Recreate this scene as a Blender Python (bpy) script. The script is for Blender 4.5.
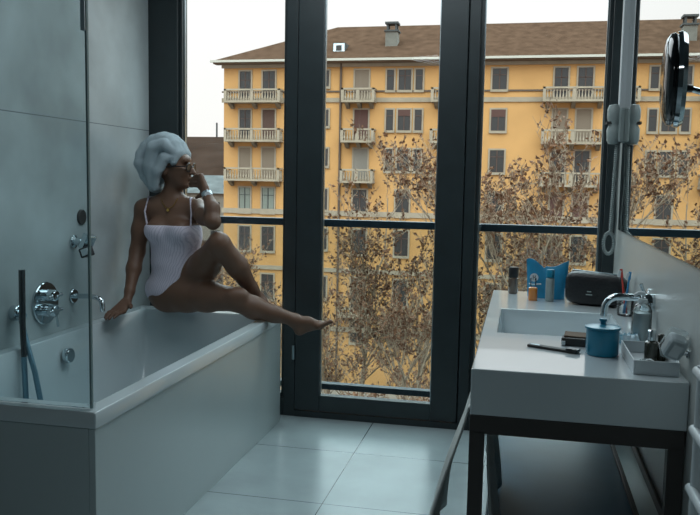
import bpy, math, random
import numpy as np
from mathutils import Vector, Matrix
C = bpy.context.scene
for o in list(bpy.data.objects): bpy.data.objects.remove(o)
PI = math.pi

# ------------------------------------------------------------ camera
def make_camera():
    f, yaw, pitch, roll = 788.279, -0.213429, 0.0973022, 0.0184195
    cy, sy, cp, sp, cr, sr = math.cos(yaw), math.sin(yaw), math.cos(pitch), math.sin(pitch), math.cos(roll), math.sin(roll)
    B = Matrix(((1,0,0),(0,0,-1),(0,1,0)))
    Ry = Matrix(((cy,-sy,0),(sy,cy,0),(0,0,1)))
    Rx = Matrix(((1,0,0),(0,cp,-sp),(0,sp,cp)))
    Rr = Matrix(((cr,-sr,0),(sr,cr,0),(0,0,1)))
    M = Rr @ Rx @ B @ Ry
    R = Matrix((M[0], -Vector(M[1]), -Vector(M[2]))).transposed().to_4x4()
    cam = bpy.data.cameras.new('camera'); o = bpy.data.objects.new('camera', cam)
    C.collection.objects.link(o); o.matrix_world = Matrix.Translation((0,0,1.30)) @ R
    cam.lens = f/700*36; cam.sensor_width = 36; cam.clip_start = .02; cam.clip_end = 1000
    C.camera = o
make_camera()

# ------------------------------------------------------------ world: overcast sky, brighter overhead
W = bpy.data.worlds.new('sky'); C.world = W; W.use_nodes = True
nt = W.node_tree; nt.nodes.clear()
tc = nt.nodes.new('ShaderNodeTexCoord'); sp_ = nt.nodes.new('ShaderNodeSeparateXYZ')
rp = nt.nodes.new('ShaderNodeValToRGB'); bg = nt.nodes.new('ShaderNodeBackground'); ou = nt.nodes.new('ShaderNodeOutputWorld')
nt.links.new(tc.outputs['Generated'], sp_.inputs[0]); nt.links.new(sp_.outputs['Z'], rp.inputs[0])
nt.links.new(rp.outputs[0], bg.inputs[0]); nt.links.new(bg.outputs[0], ou.inputs[0])
e = rp.color_ramp.elements
e[0].position = 0.0; e[0].color = (.176,.172,.165,1)
e[1].position = 1.0; e[1].color = (.78,.97,1.0,1)
k = rp.color_ramp.elements.new(.24); k.color = (.185,.185,.183,1)
k = rp.color_ramp.elements.new(.42); k.color = (.55,.70,.75,1)
k = rp.color_ramp.elements.new(.7); k.color = (.78,.97,1.0,1)
bg.inputs[1].default_value = 6.0
def portal(x0, x1, z0, z1):
    l = bpy.data.lights.new('window_portal', 'AREA'); l.shape = 'RECTANGLE'; l.size = x1-x0; l.size_y = z1-z0
    l.cycles.is_portal = True
    o = bpy.data.objects.new('window_portal', l); C.collection.objects.link(o)
    o.location = ((x0+x1)/2, 4.30, (z0+z1)/2); o.rotation_euler = (-PI/2, 0, 0)
portal(-1.95, .45, .10, 2.62)
# large unseen area light, added overhead to brighten the room
L = bpy.data.lights.new('ceiling_fill', 'AREA'); L.shape = 'RECTANGLE'; L.size = 1.3; L.size_y = 1.5; L.energy = 19; L.color = (.86,.96,1)
lo = bpy.data.objects.new('ceiling_fill', L); C.collection.objects.link(lo); lo.location = (-.75,3.1,2.60)
L = bpy.data.lights.new('ceiling_fill', 'AREA'); L.shape = 'DISK'; L.size = .6; L.energy = 5; L.color = (.88,.97,1)  # second unseen light, added behind the camera as weak fill
lo = bpy.data.objects.new('ceiling_fill', L); C.collection.objects.link(lo); lo.location = (-.9,-.2,2.58)
C.view_settings.view_transform = 'Standard'; C.view_settings.look = 'None'
C.view_settings.gamma = 1; C.view_settings.use_curve_mapping = False
C.view_settings.exposure = 0.0
C.cycles.use_denoising = True
C.cycles.max_bounces = 10; C.cycles.diffuse_bounces = 6; C.cycles.transparent_max_bounces = 24
C.cycles.sample_clamp_indirect = 6; C.cycles.caustics_reflective = False; C.cycles.caustics_refractive = False

# ------------------------------------------------------------ materials
def srgb(r, g, b):
    f = lambda c: (c/255)/12.92 if c/255 <= .04045 else ((c/255+.055)/1.055)**2.4
    return (f(r), f(g), f(b), 1)
def mat(name, col, rough=.5, metal=0, var=0, vscale=6, bump=0, bscale=60, spec=.5, coat=0, col2=None, stretch=None):
    m = bpy.data.materials.new(name); m.use_nodes = True; n = m.node_tree; b = n.nodes['Principled BSDF']
    c = srgb(*col); b.inputs['Base Color'].default_value = c; b.inputs['Roughness'].default_value = rough
    b.inputs['Metallic'].default_value = metal; b.inputs['Specular IOR Level'].default_value = spec
    b.inputs['Coat Weight'].default_value = coat
    t = n.nodes.new('ShaderNodeTexCoord'); src = t.outputs['Object']
    if stretch:
        mp = n.nodes.new('ShaderNodeMapping'); mp.inputs['Scale'].default_value = stretch
        n.links.new(src, mp.inputs[0]); src = mp.outputs[0]
    if var or col2:
        z = n.nodes.new('ShaderNodeTexNoise'); z.inputs['Scale'].default_value = vscale; z.inputs['Detail'].default_value = 6
        n.links.new(src, z.inputs['Vector'])
        r = n.nodes.new('ShaderNodeValToRGB'); n.links.new(z.outputs[0], r.inputs[0])
        r.color_ramp.elements[0].position = .3; r.color_ramp.elements[1].position = .7
        c2 = srgb(*col2) if col2 else tuple(min(1, x*(1+var)) for x in c[:3])+(1,)
        c1 = c if col2 else tuple(x*(1-var) for x in c[:3])+(1,)
        r.color_ramp.elements[0].color = c1; r.color_ramp.elements[1].color = c2
        n.links.new(r.outputs[0], b.inputs['Base Color'])
    if bump:
        z2 = n.nodes.new('ShaderNodeTexNoise'); z2.inputs['Scale'].default_value = bscale; z2.inputs['Detail'].default_value = 4
        n.links.new(src, z2.inputs['Vector']); bp = n.nodes.new('ShaderNodeBump'); bp.inputs['Strength'].default_value = bump
        bp.inputs['Distance'].default_value = .01; n.links.new(z2.outputs[0], bp.inputs['Height']); n.links.new(bp.outputs[0], b.inputs['Normal'])
    return m
def glass(name, tint=(1,1,1), refl=.5, rough=0.0, ior=1.45):
    m = bpy.data.materials.new(name); m.use_nodes = True; n = m.node_tree; n.nodes.clear()
    o = n.nodes.new('ShaderNodeOutputMaterial'); mx = n.nodes.new('ShaderNodeMixShader'); tr = n.nodes.new('ShaderNodeBsdfTransparent')
    gl = n.nodes.new('ShaderNodeBsdfGlossy'); fr = n.nodes.new('ShaderNodeFresnel'); mu = n.nodes.new('ShaderNodeMath'); mu.operation = 'MULTIPLY'
    fr.inputs[0].default_value = ior; mu.inputs[1].default_value = refl; gl.inputs['Roughness'].default_value = rough
    tr.inputs[0].default_value = (*tint, 1)
    n.links.new(fr.outputs[0], mu.inputs[0]); n.links.new(mu.outputs[0], mx.inputs[0]); n.links.new(tr.outputs[0], mx.inputs[1])
    n.links.new(gl.outputs[0], mx.inputs[2]); n.links.new(mx.outputs[0], o.inputs[0])
    return m
def tiled(name, col, var, joint, cells, rough=.3, axes=('X','Y'), jw=.002, vscale=3, bump=0.02):
    """Large tiles: cells = ((origin, size), (origin, size)) along the two axes."""
    m = mat(name, col, rough, var=var, vscale=vscale, bump=bump, bscale=25); n = m.node_tree; b = n.nodes['Principled BSDF']
    base = b.inputs['Base Color'].links[0].from_socket
    t = n.nodes.new('ShaderNodeTexCoord'); s = n.nodes.new('ShaderNodeSeparateXYZ'); n.links.new(t.outputs['Object'], s.inputs[0])
    outs = []
    for ax, (o0, sz) in zip(axes, cells):
        a = n.nodes.new('ShaderNodeMath'); a.operation = 'SUBTRACT'; a.inputs[1].default_value = o0 - sz/2; n.links.new(s.outputs[ax], a.inputs[0])
        w = n.nodes.new('ShaderNodeMath'); w.operation = 'WRAP'; w.inputs[1].default_value = sz; w.inputs[2].default_value = 0; n.links.new(a.outputs[0], w.inputs[0])
        d = n.nodes.new('ShaderNodeMath'); d.operation = 'SUBTRACT'; d.inputs[1].default_value = sz/2; n.links.new(w.outputs[0], d.inputs[0])
        ab = n.nodes.new('ShaderNodeMath'); ab.operation = 'ABSOLUTE'; n.links.new(d.outputs[0], ab.inputs[0])
        lt = n.nodes.new('ShaderNodeMath'); lt.operation = 'LESS_THAN'; lt.inputs[1].default_value = jw; n.links.new(ab.outputs[0], lt.inputs[0]); outs.append(lt.outputs[0])
    mxm = n.nodes.new('ShaderNodeMath'); mxm.operation = 'MAXIMUM'; n.links.new(outs[0], mxm.inputs[0]); n.links.new(outs[1], mxm.inputs[1])
    mix = n.nodes.new('ShaderNodeMix'); mix.data_type = 'RGBA'; n.links.new(mxm.outputs[0], mix.inputs[0])
    n.links.new(base, mix.inputs[6]); mix.inputs[7].default_value = srgb(*joint); n.links.new(mix.outputs[2], b.inputs['Base Color'])
    return m

MT = dict(
 floor=tiled('floor_tile', (160,174,178), .12, (64,72,74), ((-.742,.616),(3.596,.616)), rough=.24),
 wall=tiled('wall_tile', (176,186,188), .3, (104,114,118), ((2.0,2.4),(1.555,1.2)), rough=.45, axes=('Y','Z'), vscale=2.2),
 plaster=mat('grey_plaster', (120,134,140), .6, var=.08, vscale=3),
 splash=mat('backsplash_enamel', (186,190,188), .3, var=.04, vscale=2),
 ceil=mat('ceiling_paint', (96,104,108), .8),
 edge=mat('glass_edge', (110,134,136), .5),
 frost=glass('frosted_plastic', (.93,.96,.97), .5, .25),
 darkwall=mat('dark_wall_tile', (62,70,72), .6, var=.08, vscale=3),
 frame=mat('window_frame_paint', (42,51,54), .38, var=.12, vscale=9),
 bar=mat('rail_paint', (40,60,72), .35),
 bar2=mat('blue_grey_hose', (96,132,148), .3, metal=.4),
 silver=mat('bright_aluminium', (170,185,192), .3, metal=1),
 chrome=mat('chrome', (200,210,215), .07, metal=1),
 mirror=mat('mirror_silver', (236,238,236), .0, metal=1),
 dchrome=mat('dark_shell', (30,34,38), .12, coat=.5),
 tub=mat('tub_acrylic', (196,208,212), .18, var=.02, vscale=3, coat=.3),
 tubpanel=mat('tub_panel_enamel', (176,188,190), .28, var=.03, vscale=2),
 vanity=mat('vanity_solid_surface', (206,216,220), .16, var=.03, vscale=4, coat=.6),
 vfr=mat('vanity_frame_steel', (62,58,56), .45),
 shelf=mat('dark_shelf_lacquer', (40,84,108), .4, var=.12, vscale=5),
 towel=mat('white_terry', (176,192,200), .95, bump=.9, bscale=260, var=.04, vscale=40),
 gtowel=mat('grey_terry', (196,200,198), .95, bump=.7, bscale=200, var=.06, vscale=30),
 skin=mat('tanned_skin', (106,77,60), .5, var=.07, vscale=9),
 lips=mat('lips', (150,84,76), .4),
 hair=mat('dark_hair', (40,28,22), .5),
 black=mat('black_plastic', (26,27,30), .3),
 bag=mat('black_vinyl', (17,19,23), .42, bump=.3, bscale=90),
 blue=mat('blue_nylon', (28,130,172), .42, var=.12, vscale=18, bump=.3, bscale=40),
 teal=mat('teal_enamel', (20,120,150), .28, var=.04, vscale=12),
 white=mat('white_plastic', (206,214,218), .35),
 grey=mat('grey_plastic', (146,158,158), .42, var=.05, vscale=8),
 cord=mat('grey_cord', (150,160,160), .5),
 red=mat('red_plastic', (196,60,50), .35),
 bluep=mat('blue_plastic', (60,140,190), .35),
 olive=mat('dark_olive_glass', (44,46,34), .15, coat=.5),
 brownb=mat('brown_glass_flacon', (88,72,60), .15, coat=.6),
 amber=mat('amber_liquid', (200,120,40), .15, coat=.6),
 gold=mat('gold', (200,160,90), .25, metal=1),
 # outdoors
 yellow=mat('ochre_stucco', (184,135,82), .9, var=.07, vscale=.5),
 stone=mat('pale_stone', (146,130,112), .9, var=.1, vscale=1.5),
 dirty=mat('weathered_stone', (120,108,94), .9, var=.25, vscale=2.5),
 roof=mat('roof_tiles', (72,54,43), 1.0, spec=0, var=.22, vscale=1.6, bump=.5, bscale=5),
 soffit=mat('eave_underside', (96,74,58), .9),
 gutter=mat('gutter_zinc', (170,162,150), .6),
 dark=mat('window_glass_dark', (50,47,46), .25),
 wood=mat('brown_shutter', (78,54,44), .8),
 tan=mat('tan_blind', (116,98,82), .8),
 maroon=mat('maroon_shutter', (78,48,40), .8),
 curtain=mat('curtain_behind_glass', (112,114,104), .5),
 pipe=mat('rust_pipe', (84,66,54), .7),
 chim=mat('chimney_render', (104,98,90), .9, var=.15, vscale=2),
 dkmetal=mat('dark_metal', (52,50,48), .6),
 ground=mat('ground_asphalt', (104,96,86), .95, var=.25, vscale=.15),
 bark=mat('bark', (124,106,88), .95, var=.25, vscale=3),
 leaf=mat('brown_leaf', (92,60,38), .9, var=.3, vscale=2),
 greyroof=mat('far_roof', (50,38,32), 1.0, spec=0, var=.2, vscale=.4),
 farwall=mat('far_wall', (124,114,104), .9, var=.15, vscale=.3),
 farglass=mat('glazed_roof', (84,86,86), .9, spec=0, var=.25, vscale=.8),
 panes=glass('window_pane_glass', (.97,.98,.98), .35),
 railglass=glass('balustrade_glass', (.86,.88,.87), .5),
 screen=glass('shower_screen_glass', (.88,.94,.95), 1.0),
 clear=glass('clear_plastic', (.92,.96,.97), 1.6, .08),
)
# swimsuit: white with fine lavender stripes
def suit_mat():
    m = mat('striped_swimsuit', (232,228,240), .8); n = m.node_tree; b = n.nodes['Principled BSDF']
    t = n.nodes.new('ShaderNodeTexCoord'); mp = n.nodes.new('ShaderNodeMapping'); mp.inputs['Rotation'].default_value = (0,-.35,.5)
    w = n.nodes.new('ShaderNodeTexWave'); w.inputs['Scale'].default_value = 30; w.inputs['Distortion'].default_value = 5.0; w.inputs['Detail'].default_value = 3; w.bands_direction = 'X'
    r = n.nodes.new('ShaderNodeValToRGB'); r.color_ramp.elements[0].color = srgb(192,186,204); r.color_ramp.elements[1].color = srgb(216,210,224)
    r.color_ramp.elements[0].position = .1; r.color_ramp.elements[1].position = .45
    n.links.new(t.outputs['Object'], mp.inputs[0]); n.links.new(mp.outputs[0], w.inputs['Vector']); n.links.new(w.outputs[0], r.inputs[0]); n.links.new(r.outputs[0], b.inputs['Base Color'])
    return m
MT['suit'] = suit_mat()

# ------------------------------------------------------------ builders
ORG = {}
class MB:
    def __init__(s): s.v = []; s.f = []; s.mi = []; s.cur = 0; s.mats = []
    def use(s, m):
        if m not in s.mats: s.mats.append(m)
        s.cur = s.mats.index(m); return s
    def add(s, vs, fs):
        b = len(s.v); s.v += [tuple(map(float, v)) for v in vs]; s.f += [tuple(b+i for i in f) for f in fs]; s.mi += [s.cur]*len(fs); return s
    def box(s, a, b):
        x0,x1 = sorted((a[0],b[0])); y0,y1 = sorted((a[1],b[1])); z0,z1 = sorted((a[2],b[2]))
        return s.add([(x0,y0,z0),(x1,y0,z0),(x1,y1,z0),(x0,y1,z0),(x0,y0,z1),(x1,y0,z1),(x1,y1,z1),(x0,y1,z1)],
              [(0,3,2,1),(4,5,6,7),(0,1,5,4),(1,2,6,5),(2,3,7,6),(3,0,4,7)])
    def obox(s, c, size, R):
        vs = [Vector(c)+R@Vector(((i-.5)*size[0],(j-.5)*size[1],(k-.5)*size[2])) for k in (0,1) for i,j in ((0,0),(1,0),(1,1),(0,1))]
        return s.add(vs, [(0,3,2,1),(4,5,6,7),(0,1,5,4),(1,2,6,5),(2,3,7,6),(3,0,4,7)])
    def tube(s, pts, r, n=10, cap=True, sx=1.0):
        P = [Vector(p) for p in pts]; rs = r if isinstance(r,(list,tuple)) else [r]*len(P)
        t0 = (P[1]-P[0]).normalized(); up = Vector((0,0,1)) if abs(t0.z) < .9 else Vector((1,0,0))
        u = t0.cross(up).normalized(); vs = []
        for i, p in enumerate(P):
            t = (P[min(i+1,len(P)-1)]-P[max(i-1,0)]).normalized()
            u = (u-t*u.dot(t)).normalized(); w = t.cross(u)
            for k in range(n):
                a = 2*PI*k/n; vs.append(p+u*math.cos(a)*rs[i]*sx+w*math.sin(a)*rs[i])
        fs = [(i*n+k, i*n+(k+1)%n, (i+1)*n+(k+1)%n, (i+1)*n+k) for i in range(len(P)-1) for k in range(n)]
        if cap: fs += [tuple(reversed(range(n))), tuple(range((len(P)-1)*n, len(P)*n))]
        return s.add(vs, fs)
    def lathe(s, prof, c, ax=(0,0,1), n=28):
        """prof: list of (radius, height) along axis ax from point c."""
        A = Vector(ax).normalized(); up = Vector((0,0,1)) if abs(A.z) < .9 else Vector((1,0,0))
        u = A.cross(up).normalized(); w = A.cross(u); c = Vector(c); vs = []
        for r, h in prof:
            for k in range(n):
                a = 2*PI*k/n; vs.append(c+A*h+(u*math.cos(a)+w*math.sin(a))*max(r,1e-5))
        fs = [(i*n+k, (i+1)*n+k, (i+1)*n+(k+1)%n, i*n+(k+1)%n) for i in range(len(prof)-1) for k in range(n)]
        return s.add(vs, fs)
    def prism(s, poly, a, b, axis='Y'):
        """poly in the plane perpendicular to axis; a..b along it"""
        n = len(poly); f = {'Y': lambda p,t: (p[0],t,p[1]), 'X': lambda p,t: (t,p[0],p[1]), 'Z': lambda p,t: (p[0],p[1],t)}[axis]
        return s.add([f(p,a) for p in poly]+[f(p,b) for p in poly], [tuple(reversed(range(n))), tuple(range(n,2*n))]+[(i,(i+1)%n,n+(i+1)%n,n+i) for i in range(n)])
    def build(s, name, m=None, parent=None, loc=None, smooth=False, bevel=0, seg=2, sub=0):
        me = bpy.data.meshes.new(name)
        org = Vector(ORG[parent.name]) if parent else Vector(loc or (0,0,0))
        me.from_pydata([tuple(Vector(v)-org) for v in s.v], [], s.f)
        ms = s.mats or [m]
        for x in ms: me.materials.append(MT[x] if isinstance(x,str) else x)
        for p, i in zip(me.polygons, s.mi): p.material_index = i; p.use_smooth = smooth
        import bmesh
        bm = bmesh.new(); bm.from_mesh(me); bmesh.ops.recalc_face_normals(bm, faces=bm.faces); bm.to_mesh(me); bm.free()
        o = bpy.data.objects.new(name, me); C.collection.objects.link(o)
        if parent: o.parent = parent
        else: o.location = org
        ORG[o.name] = tuple(org)
        if bevel:
            bv = o.modifiers.new('bevel','BEVEL'); bv.width = bevel; bv.segments = seg; bv.limit_method = 'ANGLE'; bv.angle_limit = math.radians(35)
        if sub:
            sb = o.modifiers.new('sub','SUBSURF'); sb.levels = sub; sb.render_levels = sub
        if smooth and not sub:
            me.set_sharp_from_angle(angle=math.radians(42))
        return o
def tag(o, label, cat, group=None, kind=None):
    if label: o['label'] = label
    if cat: o['category'] = cat
    if group: o['group'] = group
    if kind: o['kind'] = kind
    return o
def thing(name, loc, label, cat, group=None):
    o = bpy.data.objects.new(name, None); C.collection.objects.link(o); o.location = loc; o.empty_display_size = .1
    ORG[o.name] = tuple(loc); return tag(o, label, cat, group)
def struct(name, mb, m, smooth=False, bevel=0, parent=None):
    o = mb.build(name, m, parent, smooth=smooth, bevel=bevel)
    if not parent: o['kind'] = 'structure'
    return o

# ------------------------------------------------------------ room shell
XL, XR, YW, YB, ZC = -2.045, .455, 4.09, -1.3, 2.62
struct('floor', MB().box((XL-.1,YB-.1,-.1),(XR+.1,4.30,0)), 'floor')
struct('wall_left', MB().box((XL-.1,YB-.1,0),(XL,YW+.12,ZC)), 'wall')
struct('wall_right', MB().box((XR,YB-.1,0),(XR+.1,YW+.12,ZC)), 'splash')
struct('wall_back', MB().box((XL,YB-.1,0),(XR,YB,ZC)), 'darkwall')
struct('ceiling', MB().box((XL-.1,YB-.1,ZC),(XR+.1,YW+.3,ZC+.1)), 'ceil')

# window wall: fixed mullions, door sash in the middle, one thing per light
def fbox(*b):
    m = MB()
    for a in b: m.box(*a)
    return m
Y0, Y1 = YW, YW+.10
struct('trim_1', fbox(((XL,Y0,0),(-1.872,Y1,ZC))), 'frame', bevel=.003)
struct('trim_2', fbox(((-1.250,Y0,0),(-1.187,Y1,ZC)),((-1.187,Y0+.05,.035),(-1.165,Y1,ZC))), 'frame', bevel=.003)
struct('trim_3', fbox(((-.292,Y0,0),(-.237,Y1,ZC)),((-.315,Y0+.05,.035),(-.292,Y1,ZC))), 'frame', bevel=.003)
struct('trim_4', fbox(((.399,Y0,0),(XR,Y1,ZC))), 'frame', bevel=.003)
struct('trim_5', fbox(((-1.187,Y0-.004,0),(-.292,Y1,.035)), ((-1.872,Y0,0),(-1.250,Y1,.10)), ((-.237,Y0,0),(.399,Y1,.10))), 'frame', bevel=.003)
def pane_window(name, x0, x1, z0, z1, t):
    w = struct(name, fbox(((x0,Y0+.02,z0),(x0+t,Y1-.01,z1)),((x1-t,Y0+.02,z0),(x1,Y1-.01,z1)),((x0+t,Y0+.02,z0),(x1-t,Y1-.01,z0+t)),((x0+t,Y0+.02,z1-t),(x1-t,Y1-.01,z1))), 'frame', bevel=.002)
    fbox(((x0+t,Y0+.05,z0+t),(x1-t,Y0+.056,z1-t))).build('pane', 'panes', w)
    fbox(((x0+t,Y0+.044,z0+t),(x0+t+.006,Y0+.062,z1-t)),((x1-t-.006,Y0+.044,z0+t),(x1-t,Y0+.062,z1-t))).build('glazing_spacer', 'silver', w)
    return w
pane_window('window_1', -1.872, -1.250, .10, ZC, .018)
pane_window('window_3', -.237, .399, .10, ZC, .018)
# the french door sash
x0, x1, z0, z1 = -1.183, -.296, .04, ZC-.02
d = struct('door_1', fbox(((x0,Y0-.008,z0),(-1.044,Y0+.045,z1)),((-.436,Y0-.008,z0),(x1,Y0+.045,z1)),((-1.044,Y0-.008,z0),(-.436,Y0+.045,.128)),((-1.044,Y0-.008,z1-.12),(-.436,Y0+.045,z1))), 'frame', bevel=.004)
fbox(((-1.044,Y0+.02,.128),(-.436,Y0+.026,z1-.12))).build('pane', 'panes', d)
fbox(((-1.044,Y0+.010,.128),(-1.039,Y0+.034,z1-.12)),((-.441,Y0+.010,.128),(-.436,Y0+.034,z1-.12))).build('glazing_spacer', 'silver', d)
h = MB().tube([(-1.190,Y0-.016,.322),(-1.190,Y0-.016,.398)], .0085, 12).build('hinge', 'silver', d, smooth=True)

# exterior balustrade: rails and glass between, outside the panes
YR = 4.27
def balustrade(x0, x1, label):
    t = thing('glass_balustrade', ((x0+x1)/2,YR,.1), label, 'railing', None)
    MB().box((x0,YR-.02,1.043),(x1,YR+.03,1.083)).build('top_rail','bar',t,bevel=.003)
    MB().box((x0,YR-.02,.118),(x1,YR+.03,.152)).build('bottom_rail','bar',t,bevel=.003)
    MB().box((x0,YR,.152),(x1,YR+.008,1.043)).build('glass_panel','railglass',t)
    for x in (x0+.02, x1-.02): MB().box((x-.015,YR-.07,1.05),(x+.015,YR-.02,1.08)).build('bracket','bar',t)
balustrade(-1.97,-1.225,'dark rail with glass below outside the left pane, behind the seated woman')
balustrade(-1.215,-.255,'dark rail with glass below outside the middle glass door')
balustrade(-.245,.50,'dark rail with glass below outside the right pane, above the washstand')

# ------------------------------------------------------------ bathtub
tx0, tx1, ty0, ty1, tz = XL+.001, -1.23, 2.10, 3.985, .59
def rrect(x0,x1,y0,y1,r,n=6):
    o = []
    for cx,cy,a0 in ((x1-r,y1-r,0),(x0+r,y1-r,90),(x0+r,y0+r,180),(x1-r,y0+r,270)):
        for k in range(n+1):
            a = math.radians(a0+90*k/n); o.append((cx+r*math.cos(a), cy+r*math.sin(a)))
    return o
tub = thing('bathtub', ((tx0+tx1)/2,(ty0+ty1)/2,0), 'white built-in bathtub along the left wall that the woman sits on', 'bathtub')
def tub_shell():
    m = MB(); n = 6; N = 4*(n+1)
    loops = [(tx0+.02,tx1-.02,ty0+.02,ty1-.02,.004,tz-.05),(tx0,tx1,ty0,ty1,.004,tz-.05),(tx0,tx1,ty0,ty1,.006,tz-.004),(tx0+.003,tx1-.003,ty0+.003,ty1-.003,.006,tz),
             (tx0+.055,tx1-.055,ty0+.08,ty1-.10,.035,tz),(tx0+.060,tx1-.060,ty0+.085,ty1-.105,.035,tz-.006),
             (tx0+.075,tx1-.075,ty0+.12,ty1-.15,.05,tz-.2),(tx0+.10,tx1-.10,ty0+.18,ty1-.24,.07,tz-.40),(tx0+.14,tx1-.14,ty0+.24,ty1-.30,.08,tz-.43)]
    vs = []; fs = []
    for a in loops: vs += [(x,y,a[5]) for x,y in rrect(a[0],a[1],a[2],a[3],a[4],n)]
    for i in range(len(loops)-1): fs += [(i*N+k, i*N+(k+1)%N, (i+1)*N+(k+1)%N, (i+1)*N+k) for k in range(N)]
    fs.append(tuple(range((len(loops)-1)*N, len(loops)*N)))
    return m.add(vs, fs)
tub_shell().build('basin','tub',tub,smooth=True)
MB().box((tx1-.026,ty0+.005,0),(tx1-.005,ty1,tz-.053)).build('side_panel','tubpanel',tub,bevel=.002)
MB().box((tx0,ty0+.005,0),(tx1-.0265,ty0+.026,tz-.053)).build('end_panel','tubpanel',tub,bevel=.002)
MB().lathe([(0,0),(.026,0),(.032,.004),(.034,.010),(.034,.026),(.030,.032),(0,.032)],(tx0+.070,3.12,.498),(1,0,.05)).build('overflow_knob','chrome',tub,smooth=True)

# shower screen on the near rim
s = thing('shower_screen', (-1.6,2.13,tz), 'clear glass shower screen standing on the near end of the bathtub', 'shower screen')
MB().box((XL+.002,2.125,tz+.004),(-1.262,2.133,2.45)).build('glass_panel','screen',s)
MB().box((-1.262,2.124,tz+.004),(-1.256,2.134,2.45)).build('edge_strip','edge',s)
MB().box((-1.272,2.118,1.72),(-1.258,2.14,2.3)).build('chrome_edge_profile','silver',s)

# ------------------------------------------------------------ wall fittings on the left
def disc(mb, c, ax, r, t, rim=.003): return mb.lathe([(0,0),(r,0),(r,t-rim),(r-rim,t),(0,t)], c, ax)
wx = XL
t = thing('shower_mixer', (wx,3.08,.737), 'round chrome shower mixer plate with two bar knobs above the bathtub', 'mixer tap')
disc(MB(), (wx,3.08,.737), (1,0,0), .094, .012).build('wall_plate','chrome',t,smooth=True)
for z in (.772,.705):
    k = MB().lathe([(0,0),(.026,0),(.026,.045),(.022,.05),(0,.05)],(wx+.011,3.08,z),(1,0,0)).build('knob','chrome',t,smooth=True)
    MB().tube([(wx+.052,3.03,z),(wx+.052,3.13,z)],.009,12).build('bar_grip','chrome',k,smooth=True)
MB().tube([(wx+.045,3.10,.69),(wx+.05,3.105,.63)],.005,10).build('lever','chrome',t,smooth=True)
t = thing('bath_spout', (wx,3.308,.737), 'chrome curved bath spout on the wall beside the mixer', 'spout')
disc(MB(), (wx,3.308,.737), (1,0,0), .034, .010).build('wall_rosette','chrome',t,smooth=True)
pts = [(wx+.01,3.308,.737),(wx+.10,3.28,.745),(wx+.145,3.265,.743)]+[(wx+.145+.032*math.sin(a),3.262,.711+.032*math.cos(a)) for a in (.5,1.0,1.57)]+[(wx+.178,3.262,.68)]
MB().tube(pts,.012,14).build('pipe','chrome',t,smooth=True)
t = thing('hand_shower', (wx,2.86,.73), 'slim upright chrome hand shower in its wall holder with hanging hose', 'hand shower')
disc(MB(), (wx,2.86,.728), (1,0,0), .032, .03).build('wall_holder','chrome',t,smooth=True)
MB().tube([(wx+.03,2.86,.728),(wx+.07,2.83,.725)],.015,12).build('holder_arm','chrome',t,smooth=True)
MB().tube([(wx+.07,2.825,.915),(wx+.07,2.822,.70),(wx+.085,2.805,.56)],[.0135,.0125,.011],14).build('wand','dchrome',t,smooth=True)
MB().tube([(wx+.085,2.805,.56),(wx+.10,2.79,.40),(wx+.112,2.775,.27),(wx+.14,2.78,.215),(wx+.175,2.80,.24),(wx+.165,2.80,.36),(wx+.13,2.81,.50),(wx+.085,2.83,.60),(wx+.055,2.85,.66),(wx+.04,2.857,.70)],.0115,12).build('hose','bar2',t,smooth=True)
t = thing('wall_jet', (wx,3.31,1.0), 'chrome wall bracket with angled square head above the bath spout', 'shower fitting')
MB().lathe([(0,0),(.030,0),(.030,.010),(.018,.018),(.016,.07),(0,.07)],(wx,3.315,.992),(1,-.05,.05)).build('wall_mount','chrome',t,smooth=True)
Rq = Matrix.Rotation(math.radians(25),3,'Y')@Matrix.Rotation(math.radians(-20),3,'Z')
MB().obox((wx+.083,3.30,.995),(.035,.06,.075),Rq).build('square_head','chrome',t,bevel=.006)
MB().obox((wx+.092,3.278,.95),(.045,.055,.045),Matrix.Rotation(math.radians(-20),3,'Y')).build('nozzle_box','black',t,bevel=.005)
MB().obox((wx+.100,3.248,.953),(.034,.004,.03),Matrix.Rotation(math.radians(-20),3,'Y')).build('nozzle_face','white',t)
t = disc(MB(), (wx,3.387,1.104), (1,0,0), .036, .010).build('round_wall_vent','grey',None,(wx,3.387,1.104),smooth=True)
t.data.materials[0] = MT['dkmetal']
tag(t,'small dark round disc on the left wall above the angled chrome bracket','wall disc')

# ------------------------------------------------------------ right wall: mirror and fittings
mm = MB().box((XR-.006,.6,1.092),(XR,3.93,2.5)).build('wall_mirror','mirror',None,(XR,2.2,1.088))
tag(mm,'large frameless wall mirror on the right wall reflecting the window','mirror')

# hair dryer holder by the window
t = thing('hair_dryer', (XR,3.93,1.56), 'grey wall hair dryer in its holder beside the window post, coiled cord hanging', 'hair dryer')
MB().box((XR-.03,3.885,1.50),(XR,3.975,1.66)).build('wall_holder','grey',t,bevel=.008)
MB().lathe([(0,0),(.026,.004),(.034,.02),(.036,.07),(.028,.09),(.030,.10),(.036,.125),(.036,.165),(.028,.185),(0,.19)],(XR-.045,3.925,1.49),(0,0,1)).build('dryer_body','grey',t,smooth=True)
MB().box((XR-.084,3.90,1.585),(XR-.03,3.95,1.597)).build('band','dkmetal',t)
MB().box((XR-.032,3.895,1.62),(XR-.001,3.95,2.5)).build('lit_wall_strip','white',t,bevel=.003)  # white strip widened to mimic window light on the bare wall
pts = []
for i in range(420):
    u = i/419; a = u*2*PI*46
    pts.append((XR-.030-.010*u+.008*math.cos(a), 3.92+.008*math.sin(a), 1.49-.42*u))
MB().tube(pts,.0028,5).build('coiled_cord','cord',t,smooth=True)
pts = []
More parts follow.
